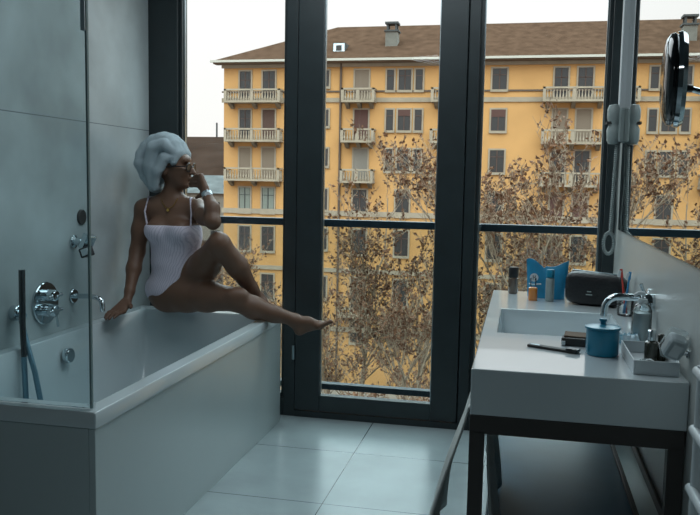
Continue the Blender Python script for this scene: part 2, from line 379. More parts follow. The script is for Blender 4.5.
for i in range(260):
    u = i/259; th = u*2*PI; a = u*2*PI*30
    p = Vector((XR-.046-.024*math.sin(th), 3.92, 1.025+.050*math.cos(th)))
    n_ = Vector((-math.sin(th),0,math.cos(th)))
    pts.append(p+n_*.007*math.cos(a)+Vector((0,.007*math.sin(a),0)))
MB().tube(pts,.0028,5).build('cord_loop','cord',t,smooth=True)
MB().tube([(XR-.018,3.92,1.50),(XR-.022,3.92,1.30),(XR-.016,3.92,1.15),(XR-.02,3.92,1.02)],.003,6).build('straight_cord','cord',t,smooth=True)

# magnifying mirror on an arm
t = thing('magnifying_mirror', (XR-.006,2.12,1.54), 'round chrome magnifying mirror on a wall arm, seen nearly edge on', 'shaving mirror')
ax = Vector((-.99,.10,.0)).normalized(); c = Vector((.333,2.05,1.555))
MB().lathe([(0,.012),(.06,.016),(.095,.010),(.108,0),(.110,-.008),(.106,-.016)],c,ax,48).build('dark_back','dchrome',t,smooth=True)
MB().lathe([(.106,-.016),(.112,-.014),(.114,-.024),(.108,-.034),(.100,-.032),(.098,-.024)],c,ax,48).build('chrome_rim','chrome',t,smooth=True)
MB().lathe([(.106,-.026),(.06,-.022),(0,-.019)],c,ax,48).build('mirror_glass','mirror',t,smooth=True)
MB().tube([c-ax*.02+Vector((0,.0,-.02)),(.372,2.05,1.536),(.385,2.06,1.536)],[.012,.010,.010],12).build('pivot','black',t,smooth=True)
MB().tube([(.382,2.06,1.536),(.42,2.09,1.53),(.45,2.11,1.53),(XR-.006,2.12,1.53)],.008,12).build('arm','chrome',t,smooth=True)
MB().lathe([(0,0),(.03,0),(.03,.012),(0,.012)],(XR-.006,2.12,1.53),(-1,0,0)).build('wall_plate','chrome',t,smooth=True)

# ------------------------------------------------------------ washstand
vx0, vx1, vy0, vy1, vz = -.122, XR-.001, 2.20, 3.89, .78
hx0, hx1, hy0, hy1, hz = -.068, .37, 2.775, 3.32, .66
t = thing('washstand', ((vx0+vx1)/2,(vy0+vy1)/2,0), 'white slab washstand with sunken rectangular sink on a dark metal frame', 'washstand')
def slab():
    m = MB(); zb = .648
    o = [(vx0,vy0),(vx1,vy0),(vx1,vy1),(vx0,vy1)]; h = [(hx0,hy0),(hx1,hy0),(hx1,hy1),(hx0,hy1)]
    vs = [(x,y,vz) for x,y in o]+[(x,y,vz) for x,y in h]+[(x,y,zb) for x,y in o]
    fs = [(0,1,5,4),(1,2,6,5),(2,3,7,6),(3,0,4,7),(0,3,2,1)]
    fs = [(0,1,5,4),(1,2,6,5),(2,3,7,6),(3,0,4,7)]+[(i,8+i,8+(i+1)%4,(i+1)%4) for i in range(4)]
    b0 = len(vs); vs += [(x,y,vz-.008) for x,y in h]
    ins = [(hx0+.012,hy0+.02),(hx1-.03,hy0+.02),(hx1-.03,hy1-.012),(hx0+.012,hy1-.012)]
    b1 = len(vs); vs += [(x,y,hz) for x,y in ins]
    fs += [(4+i,4+(i+1)%4,b0+(i+1)%4,b0+i) for i in range(4)]+[(b0+i,b0+(i+1)%4,b1+(i+1)%4,b1+i) for i in range(4)]+[(b1,b1+1,b1+2,b1+3)]
    fs += [(8,11,10,9)]
    return m.add(vs, fs)
slab().build('slab_with_sink','vanity',t,bevel=.0035,seg=3)
MB().lathe([(0,.001),(.030,.001),(.030,.004),(.022,.006),(0,.006)],(.12,3.05,hz),(0,0,1)).build('drain','chrome',t,smooth=True)
for x,y in ((vx0,vy0+.002),(vx1-.045,vy0+.002),(vx0,vy1-.05),(vx1-.045,vy1-.05)):
    MB().box((x,y,0),(x+.042,y+.042,.6)).build('leg','vfr',t,bevel=.002)
for a,b in (((vx0,vy0+.002,.594),(vx1-.003,vy0+.044,.647)),((vx0,vy1-.05,.594),(vx1-.003,vy1-.008,.647)),((vx0,vy0+.044,.594),(vx0+.042,vy1-.05,.647)),((vx1-.045,vy0+.044,.594),(vx1-.003,vy1-.05,.647))):
    MB().box(a,b).build('frame_bar','vfr',t,bevel=.002)
MB().box((vx0+.042,vy0+.05,.19),(.40,vy1-.055,.213)).build('lower_shelf','shelf',t,bevel=.003)
MB().box((.40,vy0+.05,.18),(.415,vy1-.055,.226)).build('shelf_edge_rail','vfr',t,bevel=.002)
MB().box((XR-.012,vy0+.05,.30),(XR-.002,vy1-.05,.335)).build('wall_rail','vfr',t,bevel=.002)

# grey towel folded over the left frame bar
def draped():
    prof = []
    for k in range(15):                # outer fall, bottom to top
        u = k/14; prof.append((vx0-.008-.125*math.sin((1-u)*1.45)**1.2, .10+.545*u))
    for k in range(1,5):
        a = PI*k/5; prof.append((vx0+.021-.030*math.cos(a), .6475+.004*math.sin(a)))
    for k in range(13):
        u = k/12; prof.append((vx0+.052+.016*u-.006*math.sin(u*5), .645-.42*u))
    return prof
def towel_mesh():
    pr = draped(); ny = 34; m = MB(); vs = []; n = len(pr)
    for j in range(ny):
        v = j/(ny-1); y = 2.26+.60*v
        for i,(x,z) in enumerate(pr):
            low = max(0,(.6-z)/.5); wv = .014*low*math.sin(v*11+i*.12)+.006*low*math.sin(v*23)
            side = -1 if i < 15 else 1
            vs.append((x+side*wv*1.0, y+.02*low*math.sin(i*.35)*(v-.5), z))
    return m.add(vs,[(j*n+i,j*n+i+1,(j+1)*n+i+1,(j+1)*n+i) for j in range(ny-1) for i in range(n-1)])
tw = towel_mesh().build('hanging_towel','gtowel',None,(vx0,2.48,.4),smooth=True)
so = tw.modifiers.new('thick','SOLIDIFY'); so.thickness = .006; so.offset = 0
tag(tw,'grey towel hanging over the left side bar of the washstand frame','towel')

# wall tap
t = thing('basin_tap', (XR,2.95,.90), 'chrome wall-mounted tap with long curved spout over the sink', 'tap')
MB().lathe([(0,0),(.034,0),(.034,.006),(.026,.012),(0,.012)],(XR,2.95,.902),(-1,0,0)).build('wall_rosette','chrome',t,smooth=True)
pts = [(XR-.01,2.95,.902),(.40,2.95,.902),(.352,2.95,.902)]+[(.352-.048*math.sin(a),2.95,.854+.048*math.cos(a)) for a in (.3,.6,.9,1.2,1.5)]+[(.303,2.95,.83)]
MB().tube(pts,.0125,16).build('spout','chrome',t,smooth=True)
MB().lathe([(0,0),(.03,0),(.03,.04),(.026,.045),(0,.045)],(XR,2.84,.902),(-1,0,0)).build('valve_body','chrome',t,smooth=True)
MB().tube([(XR-.03,2.84,.92),(XR-.045,2.84,.965)],.006,10).build('lever','chrome',t,smooth=True)

# ------------------------------------------------------------ things on the washstand
def bottle(name, loc, prof, m, label, cat, cap=None, capm='black', sx=1):
    t = thing(name, loc, label, cat)
    MB().lathe([(0,0)]+prof+[(0,prof[-1][1])], loc).build('body',m,t,smooth=True)
    if cap: MB().lathe([(0,cap[0][1])]+cap+[(0,cap[-1][1])], loc).build('cap',capm,t,smooth=True)
    return t
zt = vz+.0005
bottle('perfume_bottle', (-.027,3.80,zt), [(.020,0),(.023,.004),(.023,.072),(.018,.077)], 'brownb', 'brown glass bottle with tall black cap, at the far left corner of the washstand', 'bottle', [(.0215,.078),(.0235,.081),(.0235,.122),(.020,.126)])
bottle('small_perfume_bottle', (.062,3.60,zt), [(.019,0),(.020,.003),(.020,.056),(.011,.062)], 'amber', 'small amber perfume bottle in front of the blue pouch', 'bottle', [(.013,.063),(.014,.098),(.012,.101)], 'clear')
bottle('spray_bottle', (.135,3.60,zt), [(.0165,0),(.019,.003),(.019,.100),(.012,.106)], 'grey', 'slim grey spray bottle with blue cap in front of the blue pouch', 'bottle', [(.018,.107),(.018,.138),(.015,.142)], 'teal')
# blue pouch
def pouch_mesh():
    m = MB(); vs = []; nu, nv = 24, 12
    x0p, x1p, yc = .035, .212, 3.725
    for s_ in (-1,1):
        for j in range(nv+1):
            v = j/nv
            for i in range(nu+1):
                u = i/nu; top = .150+.026*math.cos((u-.08)*PI*2)*(1 if u<.5 else .55)+.014*u
                w = (1-v)**.7*.032+.003; th = w*(1-abs(2*u-1)**4)
                spread = (v-.5)*.010*(1 if u>.5 else -1)
                vs.append((x0p+(x1p-x0p)*u+spread, yc-.05*u+s_*th+.003*math.sin(u*9+v*4), zt+v*top))
    n = (nu+1)*(nv+1); fs = []
    for s_ in (0,1):
        for j in range(nv):
            for i in range(nu):
                a = s_*n+j*(nu+1)+i; fs.append((a,a+1,a+nu+2,a+nu+1))
    for i in range(nu): fs.append((i,i+1,n+i+1,n+i)); a = nv*(nu+1)+i; fs.append((a,a+1,n+a+1,n+a))
    for j in range(nv):
        a = j*(nu+1); fs.append((a,a+nu+1,n+a+nu+1,n+a)); a += nu; fs.append((a,a+nu+1,n+a+nu+1,n+a))
    return m.add(vs,fs)
t = thing('toiletry_pouch', (.12,3.70,zt), 'bright blue toiletry pouch with white round badge, standing by the window', 'pouch')
pouch_mesh().build('pouch_body','blue',t,smooth=True)
bd = MB().lathe([(0,.002),(.019,.002),(.019,0)],(.066,3.676,zt+.094),(-.1,-1,.12)).build('badge','white',t)
MB().box((.060,3.671,zt+.084),(.063,3.674,zt+.104)).build('badge_mark','dkmetal',bd)
MB().box((.069,3.671,zt+.084),(.072,3.674,zt+.104)).build('badge_mark','dkmetal',bd)
MB().box((.060,3.671,zt+.093),(.072,3.674,zt+.096)).build('badge_mark','dkmetal',bd)
MB().tube([(.045,3.672,zt+.066),(.06,3.664,zt+.063),(.085,3.660,zt+.066),(.098,3.660,zt+.067)],.003,8).build('zip_pull','white',t,smooth=True)
# black toiletry bag
t = thing('wash_bag', (.33,3.53,zt), 'black zipped wash bag lying between the blue pouch and the mirror wall', 'bag')
def pillow(cx,cy,z0,lx,ly,lz,rz,p=3.2,nu=32,nv=20,sag=0):
    m = MB(); vs=[]; R_ = Matrix.Rotation(rz,3,'Z')
    sg = lambda c,e: math.copysign(abs(c)**e,c)
    for j in range(nv+1):
        ph = -PI/2+PI*j/nv
        for i in range(nu):
            th = 2*PI*i/nu; q = 2/p
            x = lx/2*sg(math.cos(ph),q)*sg(math.cos(th),q); y = ly/2*sg(math.cos(ph),q)*sg(math.sin(th),q); z = lz/2*sg(math.sin(ph),q)
            z += lz/2; z *= 1-.10*(x/(lx/2))*sag
            v = R_@Vector((x,y,0)); vs.append((cx+v.x,cy+v.y,z0+z))
    return m.add(vs,[(j*nu+i,j*nu+(i+1)%nu,(j+1)*nu+(i+1)%nu,(j+1)*nu+i) for j in range(nv) for i in range(nu)])
pillow(.328,3.55,zt,.255,.12,.142,-.25,p=4.5,sag=.5).build('bag_body','bag',t,smooth=True)
zp = [(.325+.118*math.cos(-.25)*u, 3.55+.118*math.sin(-.25)*u-.0, zt+.1425*(1-.045*u)) for u in (-.85,-.5,0,.5,.85)]
MB().tube(zp,.0025,8).build('zip','silver',t,smooth=True)
MB().tube([(zp[0][0],zp[0][1],zp[0][2]),(.200,3.568,zt+.06),(.199,3.565,zt+.004)],.0028,8).build('zip_pull_cord','white',t,smooth=True)
Rl = Matrix.Rotation(-.28,3,'Z')
for dx,dz,w in ((0,.066,.018),(0,.053,.026)):
    MB().obox(Vector((.31,3.535,zt+dz))+Rl@Vector((dx,-.0605,0)),(w,.003,.004),Rl).build('printed_mark','grey',t)
# tumbler with toothbrushes
t = bottle('tumbler', (.420,3.30,zt), [(.028,0),(.031,.004),(.035,.088),(.0365,.09)], 'clear', 'clear tumbler holding toothbrushes in front of the mirror wall', 'tumbler')
def brush(a,b,m,label):
    t = thing('toothbrush', a, label, 'toothbrush')
    A,B_ = Vector(a),Vector(b); u=(B_-A)
    MB().tube([A,A+u*.4,A+u*.8,B_],[.006,.005,.0035,.003],10).build('handle',m,t,smooth=True)
    MB().tube([A+u*.86,B_+u*.06],[.006,.006],10).build('head',m,t,smooth=True)
    R_ = Matrix.Rotation(.2,3,'Y'); MB().obox(A+u*.95+Vector((-.008,0,0)),(.012,.010,.026),R_).build('bristles','white',t)
brush((.425,3.302,zt+.008),(.400,3.315,zt+.175),'red','red toothbrush leaning in the tumbler')
brush((.416,3.298,zt+.008),(.434,3.32,zt+.165),'bluep','blue toothbrush leaning in the tumbler')
# soap pump bottle
t = thing('soap_bottle', (.408,2.77,zt), 'clear plastic soap pump bottle behind the tap', 'soap bottle')
MB().lathe([(0,0),(.030,0),(.032,.004),(.032,.105),(.024,.122),(.013,.128),(0,.128)],(.408,2.77,zt)).build('body','clear',t,smooth=True)
MB().lathe([(0,.003),(.028,.003),(.029,.095),(0,.095)],(.408,2.77,zt)).build('liquid',mat('pale_soap',(222,232,234),.25),t,smooth=True)
MB().lathe([(.015,.128),(.015,.142),(.005,.144),(.005,.158),(0,.158)],(.408,2.77,zt)).build('pump_collar','white',t,smooth=True)
MB().tube([(.413,2.77,zt+.160),(.393,2.765,zt+.162),(.378,2.762,zt+.154)],[.007,.006,.005],10).build('pump_nozzle','white',t,smooth=True)
# teal lidded jar
jx,jy=.257,2.505
t = thing('lidded_jar', (jx,jy,zt), 'teal round lidded jar with a knob in front of the sink', 'jar')
MB().lathe([(0,0),(.046,0),(.049,.004),(.049,.078),(.047,.080),(0,.080)],(jx,jy,zt),n=40).build('body','teal',t,smooth=True)
MB().lathe([(0,.081),(.053,.081),(.054,.084),(.053,.088),(.03,.093),(.010,.095),(0,.095)],(jx,jy,zt),n=40).build('lid','teal',t,smooth=True)
MB().lathe([(0,.094),(.009,.094),(.008,.100),(.012,.106),(.011,.112),(0,.114)],(jx,jy,zt)).build('knob','teal',t,smooth=True)
# nail file / razor
t = thing('nail_file', (.11,2.53,zt), 'flat dark file lying on the washstand left of the teal jar', 'file')
Rf = Matrix.Rotation(-.46,3,'Z')
MB().obox((.112,2.53,zt+.004),(.165,.027,.008),Rf).build('blade','dkmetal',t,bevel=.002)
MB().obox(Vector((.112,2.53,zt+.009))+Rf@Vector((.066,0,0)),(.038,.031,.010),Rf).build('handle','black',t,bevel=.003)
MB().obox(Vector((.112,2.53,zt+.0085))+Rf@Vector((-.06,0,0)),(.03,.010,.001),Rf).build('pale_tip','silver',t)
# small box left of jar
t = thing('powder_case', (.185,2.63,zt), 'small dark case with pale open lid behind the flat file', 'case')
Rc = Matrix.Rotation(-.12,3,'Z')
MB().obox((.186,2.63,zt+.0125),(.085,.055,.025),Rc).build('base','dkmetal',t,bevel=.003)
MB().obox((.192,2.645,zt+.030),(.080,.052,.006),Matrix.Rotation(.12,3,'X')@Rc).build('lid','tan',t,bevel=.002)
MB().obox((.148,2.61,zt+.009),(.012,.02,.014),Rc).build('clasp','white',t,bevel=.002)
# wet wipes pack
def crumple(cx,cy,lx,ly,h,seed):
    r = random.Random(seed); m=MB(); nx,ny=14,10; vs=[]
    H=[[max(0,min(1,1.0))*h*(.55+.45*r.random()) if 0<i<nx and 0<j<ny else .001 for i in range(nx+1)] for j in range(ny+1)]
    for j in range(ny+1):
        for i in range(nx+1): vs.append((cx+(i/nx-.5)*lx+r.uniform(-.002,.002),cy+(j/ny-.5)*ly+r.uniform(-.002,.002),zt+H[j][i]))
    n=len(vs); vs+=[(x,y,zt) for x,y,z in vs]
    fs=[(j*(nx+1)+i,j*(nx+1)+i+1,(j+1)*(nx+1)+i+1,(j+1)*(nx+1)+i) for j in range(ny) for i in range(nx)]
    fs+=[tuple(n+q for q in f) for f in fs]
    return m.add(vs,fs)
wipes = mat('printed_wrapper',(50,150,180),.3,col2=(225,235,240),vscale=38)
t = crumple(.345,2.73,.11,.07,.030,4).build('wipes_packet',wipes,None,(.345,2.73,zt))
tag(t,'crumpled blue and white wrapped packet between the teal jar and the tray','packet')
# tray with toiletries
t = thing('toiletries_tray', (.378,2.40,zt), 'white rectangular tray of small toiletries at the near right corner', 'tray')
def tray():
    m=MB(); x0,x1,y0,y1=.318,.438,2.262,2.55; w=.004; h=.040
    m.box((x0,y0,zt),(x1,y1,zt+.004)); m.box((x0,y0,zt+.004),(x0+w,y1,zt+h)); m.box((x1-w,y0,zt+.004),(x1,y1,zt+h)); m.box((x0+w,y0,zt+.004),(x1-w,y0+w,zt+h)); m.box((x0+w,y1-w,zt+.004),(x1-w,y1,zt+h)); return m
tray().build('tray_shell','white',t,bevel=.0015)
def inb(name,x,y,r,h,m,capm,ch,label):
    z=zt+.0045
    return bottle(name,(x,y,z),[(r*.95,0),(r,.003),(r,h-.006),(r*.6,h)],m,label,'bottle',[(r*.62,h+.001),(r*.66,h+ch-.003),(r*.5,h+ch)],capm)
inb('dark_glass_bottle',.388,2.43,.019,.062,'olive','chrome',.032,'dark green glass bottle with chrome top standing in the tray')
inb('dark_glass_bottle',.418,2.45,.016,.055,'olive','olive',.024,'shorter dark green bottle with dark cap standing in the tray')
ic = MB().obox((.362,2.31,zt+.019),(.040,.030,.028),Matrix.Rotation(.4,3,'Z')@Matrix.Rotation(.25,3,'X')).build('soap_sachet','clear',None,(.362,2.30,zt+.019),bevel=.006)
tag(ic,'small clear sachet lying at the near left end inside the tray','sachet')
# tilted clear tumbler in a wall bracket above the tray
t = thing('wall_tumbler', (XR,2.24,.87), 'tilted clear tumbler in a chrome wall bracket above the near right corner of the washstand', 'tumbler')
Rj = Matrix.Rotation(.45,3,'X')@Matrix.Rotation(.35,3,'Y')
MB().obox((.415,2.23,.878),(.055,.055,.075),Rj).build('clear_tumbler','frost',t,bevel=.008)
MB().obox((.415,2.23,.872),(.050,.050,.062),Rj).build('cotton_pads','white',t,bevel=.012)
MB().tube([(XR,2.24,.85),(.44,2.24,.85),(.42,2.24,.843)],.004,10).build('bracket','chrome',t,smooth=True)
MB().lathe([(0,0),(.011,0),(.011,.005),(0,.005)],(XR,2.24,.85),(-1,0,0),20).build('wall_plate','chrome',t,smooth=True)

# towel rail on the right wall, cut by the frame
t = thing('towel_rail', (XR,1.7,.3), 'white ladder towel rail on the right wall, cut off by the picture edge', 'towel rail')
for y in (1.87,1.45): MB().tube([(XR-.045,y,.25),(XR-.045,y,.90)],.011,12).build('upright','white',t,smooth=True)
for z in (.35,.48,.61,.748,.884): MB().tube([(XR-.052,1.885,z),(XR-.052,1.435,z)],.012,12).build('rung','white',t,smooth=True)
for y in (1.87,1.45): MB().tube([(XR,y,.80),(XR-.045,y,.80)],.008,8).build('wall_bracket','white',t)

# ------------------------------------------------------------ signed-distance bodies
def sd_cone(P,a,b,ra,rb):
    a=np.array(a,np.float32); b=np.array(b,np.float32); ba=b-a; pa=P-a; h=np.clip((pa@ba)/max(ba@ba,1e-9),0,1)
    return np.linalg.norm(pa-h[...,None]*ba,axis=-1)-(ra+(rb-ra)*h)
def sd_ell(P,c,r,R=None):
    q=P-np.array(c,np.float32)
    if R is not None: q=q@np.array(R,np.float32)
    r=np.array(r,np.float32); k0=np.linalg.norm(q/r,axis=-1); k1=np.linalg.norm(q/(r*r),axis=-1)
    return k0*(k0-1)/np.maximum(k1,1e-6)
class Field:
    def __init__(s,lo,hi,h):
        s.lo=np.array(lo,np.float32); s.h=h; s.n=np.ceil((np.array(hi)-s.lo)/h).astype(int)+1
        s.F=np.full(tuple(s.n),.5,np.float32)
    def grid(s,i0,i1):
        ax=[s.lo[k]+s.h*np.arange(i0[k],i1[k],dtype=np.float32) for k in range(3)]
        return np.stack(np.meshgrid(*ax,indexing='ij'),-1)
    def put(s,fn,blo,bhi,k=.02,sub=False):
        m=k*1.2+.02; i0=np.clip(np.floor((np.array(blo)-m-s.lo)/s.h).astype(int),0,s.n); i1=np.clip(np.ceil((np.array(bhi)+m-s.lo)/s.h).astype(int)+1,0,s.n)
        if (i1<=i0).any(): return
        sl=tuple(slice(a,b) for a,b in zip(i0,i1)); d=fn(s.grid(i0,i1)).astype(np.float32); f=s.F[sl]
        if sub:
            h=np.maximum(k-np.abs(-d-f),0)/k; s.F[sl]=np.maximum(-d,f)+h*h*k*.25
        else:
            h=np.maximum(k-np.abs(d-f),0)/k; s.F[sl]=np.minimum(d,f)-h*h*k*.25
    def cone(s,a,b,ra,rb,k=.02,sub=False):
        a=np.array(a);b=np.array(b);r=max(ra,rb); s.put(lambda P:sd_cone(P,a,b,ra,rb),np.minimum(a,b)-r,np.maximum(a,b)+r,k,sub)
    def chain(s,pts,rs,k=.02):
        for i in range(len(pts)-1): s.cone(pts[i],pts[i+1],rs[i],rs[i+1],k)
    def ell(s,c,r,k=.02,R=None,sub=False):
        m=max(r); s.put(lambda P:sd_ell(P,c,r,R),np.array(c)-m,np.array(c)+m,k,sub)
    def mesh(s):
        F=s.F; nx,ny,nz=F.shape; neg=F<0
        c=np.zeros((nx-1,ny-1,nz-1),np.int8)
        for i in (0,1):
            for j in (0,1):
                for k in (0,1): c+=neg[i:nx-1+i,j:ny-1+j,k:nz-1+k]
        cells=np.argwhere((c>0)&(c<8)); idx=np.full(c.shape,-1,np.int64); idx[tuple(cells.T)]=np.arange(len(cells))
        acc=np.zeros((len(cells),3)); cnt=np.zeros(len(cells))
        cor=[(i,j,k) for i in (0,1) for j in (0,1) for k in (0,1)]
        for a in cor:
            for ax in range(3):
                if a[ax]: continue
                b=list(a); b[ax]=1
                fa=F[tuple((cells+a).T)]; fb=F[tuple((cells+b).T)]; m=(fa<0)!=(fb<0); tt=fa[m]/(fa[m]-fb[m])
                p=np.array(a,float)[None]+tt[:,None]*(np.array(b)-np.array(a))[None]; acc[m]+=p; cnt[m]+=1
        V=(cells+acc/cnt[:,None])*s.h+s.lo; Q=[]
        for ax in range(3):
            a=np.take(neg,range(0,neg.shape[ax]-1),ax); b=np.take(neg,range(1,neg.shape[ax]),ax); e=np.argwhere(a!=b)
            u,v=[q for q in range(3) if q!=ax]; e=e[(e[:,u]>0)&(e[:,v]>0)&(e[:,u]<F.shape[u]-1)&(e[:,v]<F.shape[v]-1)]
            o=lambda du,dv:(lambda z:(z.__setitem__((slice(None),u),z[:,u]-du),z.__setitem__((slice(None),v),z[:,v]-dv),z)[2])(e.copy())
            q=np.stack([idx[tuple(o(a_,b_).T)] for a_,b_ in ((0,0),(1,0),(1,1),(0,1))],1)
            Q.append(q)
        return V,np.concatenate(Q)
    def build(s,name,m,parent=None,loc=None,smooth_it=3):
        V,Q=s.mesh()
        mb=MB(); mb.v=[tuple(v) for v in V]; mb.f=[tuple(int(i) for i in q) for q in Q if min(q)>=0]; mb.mi=[0]*len(mb.f)
        o=mb.build(name,m,parent,loc)
        for p in o.data.polygons: p.use_smooth=True
        if smooth_it:
            sm=o.modifiers.new('smooth','SMOOTH'); sm.factor=.5; sm.iterations=smooth_it
        return o
SC=.985
def Z(x,y,z): return (x*SC, y*SC, 1.3+(z-1.3)*SC)
woman = thing('person', Z(-1.78,3.9,.60), 'woman in a striped swimsuit and white towel turban sitting on the bathtub edge', 'person')
def torso(F):
    F.ell(Z(-1.79,3.89,.705),(.165,.115,.105),.03)
    F.ell(Z(-1.80,3.87,.86),(.112,.085,.15),.05)
    F.ell(Z(-1.79,3.865,1.01),(.128,.092,.13),.05)
    F.ell(Z(-1.80,3.88,1.11),(.150,.075,.075),.04)
    F.ell(Z(-1.755,3.865,.99),(.105,.085,.12),.04); F.ell(Z(-1.76,3.875,.83),(.105,.08,.12),.04)
    F.ell(Z(-1.855,3.80,1.022),(.062,.060,.058),.03)
    F.ell(Z(-1.725,3.80,1.022),(.062,.060,.058),.03)
def thighs(F):
    F.chain([Z(-1.835,3.88,.672),Z(-1.70,3.83,.684),Z(-1.57,3.79,.690),Z(-1.395,3.735,.690)],[.092,.084,.076,.058],.03)
    F.chain([Z(-1.715,3.90,.73),Z(-1.584,3.80,.86),Z(-1.470,3.69,.970)],[.090,.074,.056],.03)
def hand(F,wrist,palm,dirv,side,curl,L=.075,r=.0085,thumb=None):
    """palm block then four separate fingers and a thumb; side spans the knuckles, curl is where fingers bend to"""
    w,p=Vector(wrist),Vector(palm); d=Vector(dirv).normalized(); s_=Vector(side).normalized(); c_=Vector(curl).normalized()
    k=[p+s_*o for o in (-.030,-.010,.010,.029)]
    for q in k: F.cone(w.lerp(p,.15)+ (q-p)*.5, q, .014,.0125,.012)
    for q,l,b in zip(k,(.85,1.0,.95,.75),(.2,.25,.3,.35)):
        a=q+d*L*.45*l; e2=a+(d*(1-b)+c_*b).normalized()*L*.33*l; e3=e2+(d*(1-b*1.6)+c_*b*1.6).normalized()*L*.25*l
        F.chain([q,a,e2,e3],[r*1.12,r,r*.95,r*.78],.004)
    tb=w.lerp(p,.3)-s_*.022; td=(thumb or (d-s_*.8)); td=Vector(td).normalized()
    m1=tb+td*.035; m2=m1+(td*.8+d*.4).normalized()*.028; F.chain([tb,m1,m2],[.014,.0105,.0085],.008)
B=Field(Z(-2.10,3.30,.47),Z(-.86,4.08,1.50),.0052)
torso(B); thighs(B)
# shoulders, neck
B.cone(Z(-1.955,3.865,1.135),Z(-1.67,3.875,1.145),.046,.046,.04)
B.cone(Z(-1.93,3.88,1.145),Z(-1.84,3.89,1.185),.035,.045,.03); B.cone(Z(-1.71,3.88,1.150),Z(-1.80,3.89,1.185),.033,.045,.03)
B.cone(Z(-1.815,3.885,1.14),Z(-1.80,3.88,1.26),.050,.048,.03)
# head in profile towards the window side (+X)
B.ell(Z(-1.805,3.87,1.375),(.088,.074,.095),.02)
B.ell(Z(-1.765,3.865,1.325),(.066,.056,.082),.02)
B.ell(Z(-1.745,3.865,1.272),(.036,.034,.030),.02)
B.ell(Z(-1.722,3.865,1.258),(.017,.018,.015),.014)
B.ell(Z(-1.722,3.865,1.392),(.022,.045,.022),.02)
B.chain([Z(-1.706,3.865,1.366),Z(-1.693,3.865,1.342),Z(-1.679,3.865,1.324)],[.009,.011,.0125],.012)
B.ell(Z(-1.692,3.854,1.322),(.009,.008,.007),.006); B.ell(Z(-1.692,3.876,1.322),(.009,.008,.007),.006)
B.ell(Z(-1.701,3.865,1.302),(.010,.020,.0065),.006); B.ell(Z(-1.704,3.865,1.291),(.010,.018,.0065),.006)
B.ell(Z(-1.728,3.835,1.330),(.022,.018,.02),.02)
B.ell(Z(-1.708,3.838,1.362),(.016,.014,.012),.01,sub=True)
B.ell(Z(-1.812,3.797,1.338),(.018,.008,.030),.008)
# right arm down to the wall-side rim
B.chain([Z(-1.962,3.865,1.125),Z(-1.975,3.85,1.02),Z(-1.985,3.83,.905)],[.050,.043,.038],.03)
B.chain([Z(-1.985,3.83,.905),Z(-1.975,3.77,.82),Z(-1.962,3.70,.712)],[.039,.037,.025],.02)
B.chain([Z(-1.962,3.70,.712),Z(-1.958,3.665,.665)],[.025,.022],.015)
hand(B,Z(-1.958,3.665,.668),Z(-1.965,3.585,.624),(-.12,-1,-.06),(-1,0,.05),(0,-.3,-1),L=.095,thumb=(.75,-.75,-.15))
# left arm: elbow on the raised knee, hand to the mouth
B.chain([Z(-1.665,3.875,1.135),Z(-1.58,3.77,1.105),Z(-1.492,3.665,1.085)],[.047,.042,.035],.03)
B.chain([Z(-1.492,3.665,1.085),Z(-1.505,3.69,1.15),Z(-1.560,3.745,1.225)],[.036,.034,.023],.02)
hand(B,Z(-1.562,3.748,1.232),Z(-1.605,3.775,1.285),(-1,.25,.05),(.35,-.35,1),(-.5,.5,-.6),L=.070,thumb=(-.7,.4,-.5))
# right leg stretched out along and over the rim corner
B.chain([Z(-1.395,3.735,.690),Z(-1.31,3.765,.648),Z(-1.215,3.80,.616),Z(-1.13,3.84,.588)],[.056,.056,.042,.031],.02)
B.cone(Z(-1.365,3.72,.715),Z(-1.40,3.715,.715),.036,.036,.02)
def foot(F,ankle,heel,ball,toe,up,side):
    F.cone(ankle,heel,.032,.024,.02); F.chain([ankle,tuple((Vector(ankle)+Vector(ball))*.5+Vector(up)*.004),ball],[.030,.026,.018],.02)
    F.cone(heel,ball,.022,.016,.02); s_=Vector(side).normalized(); bl=Vector(ball); tt=Vector(toe)
    F.cone(bl-s_*.022,bl+s_*.026,.016,.014,.015)
    for o,l,r in ((-.026,1,.0125),(-.008,.95,.009),(.006,.85,.0085),(.018,.72,.008),(.029,.58,.0075)):
        a=bl+s_*o; F.cone(a,a+(tt-bl)*l,r*1.05,r*.85,.006)
foot(B,Z(-1.115,3.845,.578),Z(-1.093,3.852,.530),Z(-.985,3.865,.560),Z(-.925,3.868,.588),(0,0,1),(0,1,.1))
# left leg: raised knee, foot drawn back on the rim
B.cone(Z(-1.470,3.69,.970),Z(-1.462,3.675,.985),.055,.048,.02)
B.chain([Z(-1.462,3.685,.965),Z(-1.405,3.775,.855),Z(-1.362,3.86,.735),Z(-1.335,3.91,.672)],[.052,.055,.036,.030],.02)
foot(B,Z(-1.335,3.912,.668),Z(-1.35,3.945,.632),Z(-1.285,3.90,.622),Z(-1.262,3.87,.612),(0,0,1),(.7,.6,0))
body = B.build('body','skin',woman)
# swimsuit
S=Field(Z(-2.02,3.68,.58),Z(-1.50,4.06,1.12),.0052)
torso(S); S.F-=.006
G=S.grid((0,0,0),S.n); x,y,z=G[...,0],G[...,1],G[...,2]
top=1.3+(1.052-1.3)*SC + .02*np.clip((y-3.80)/.1,0,1)*-1
S.F=np.maximum(S.F, z-top)
hipc=np.abs(x+1.775)
S.F=np.maximum(S.F, (1.2*(hipc-.09)-(z-.60))*.6)          # high-cut leg line
del G,x,y,z
suit=S.build('swimsuit','suit',woman)
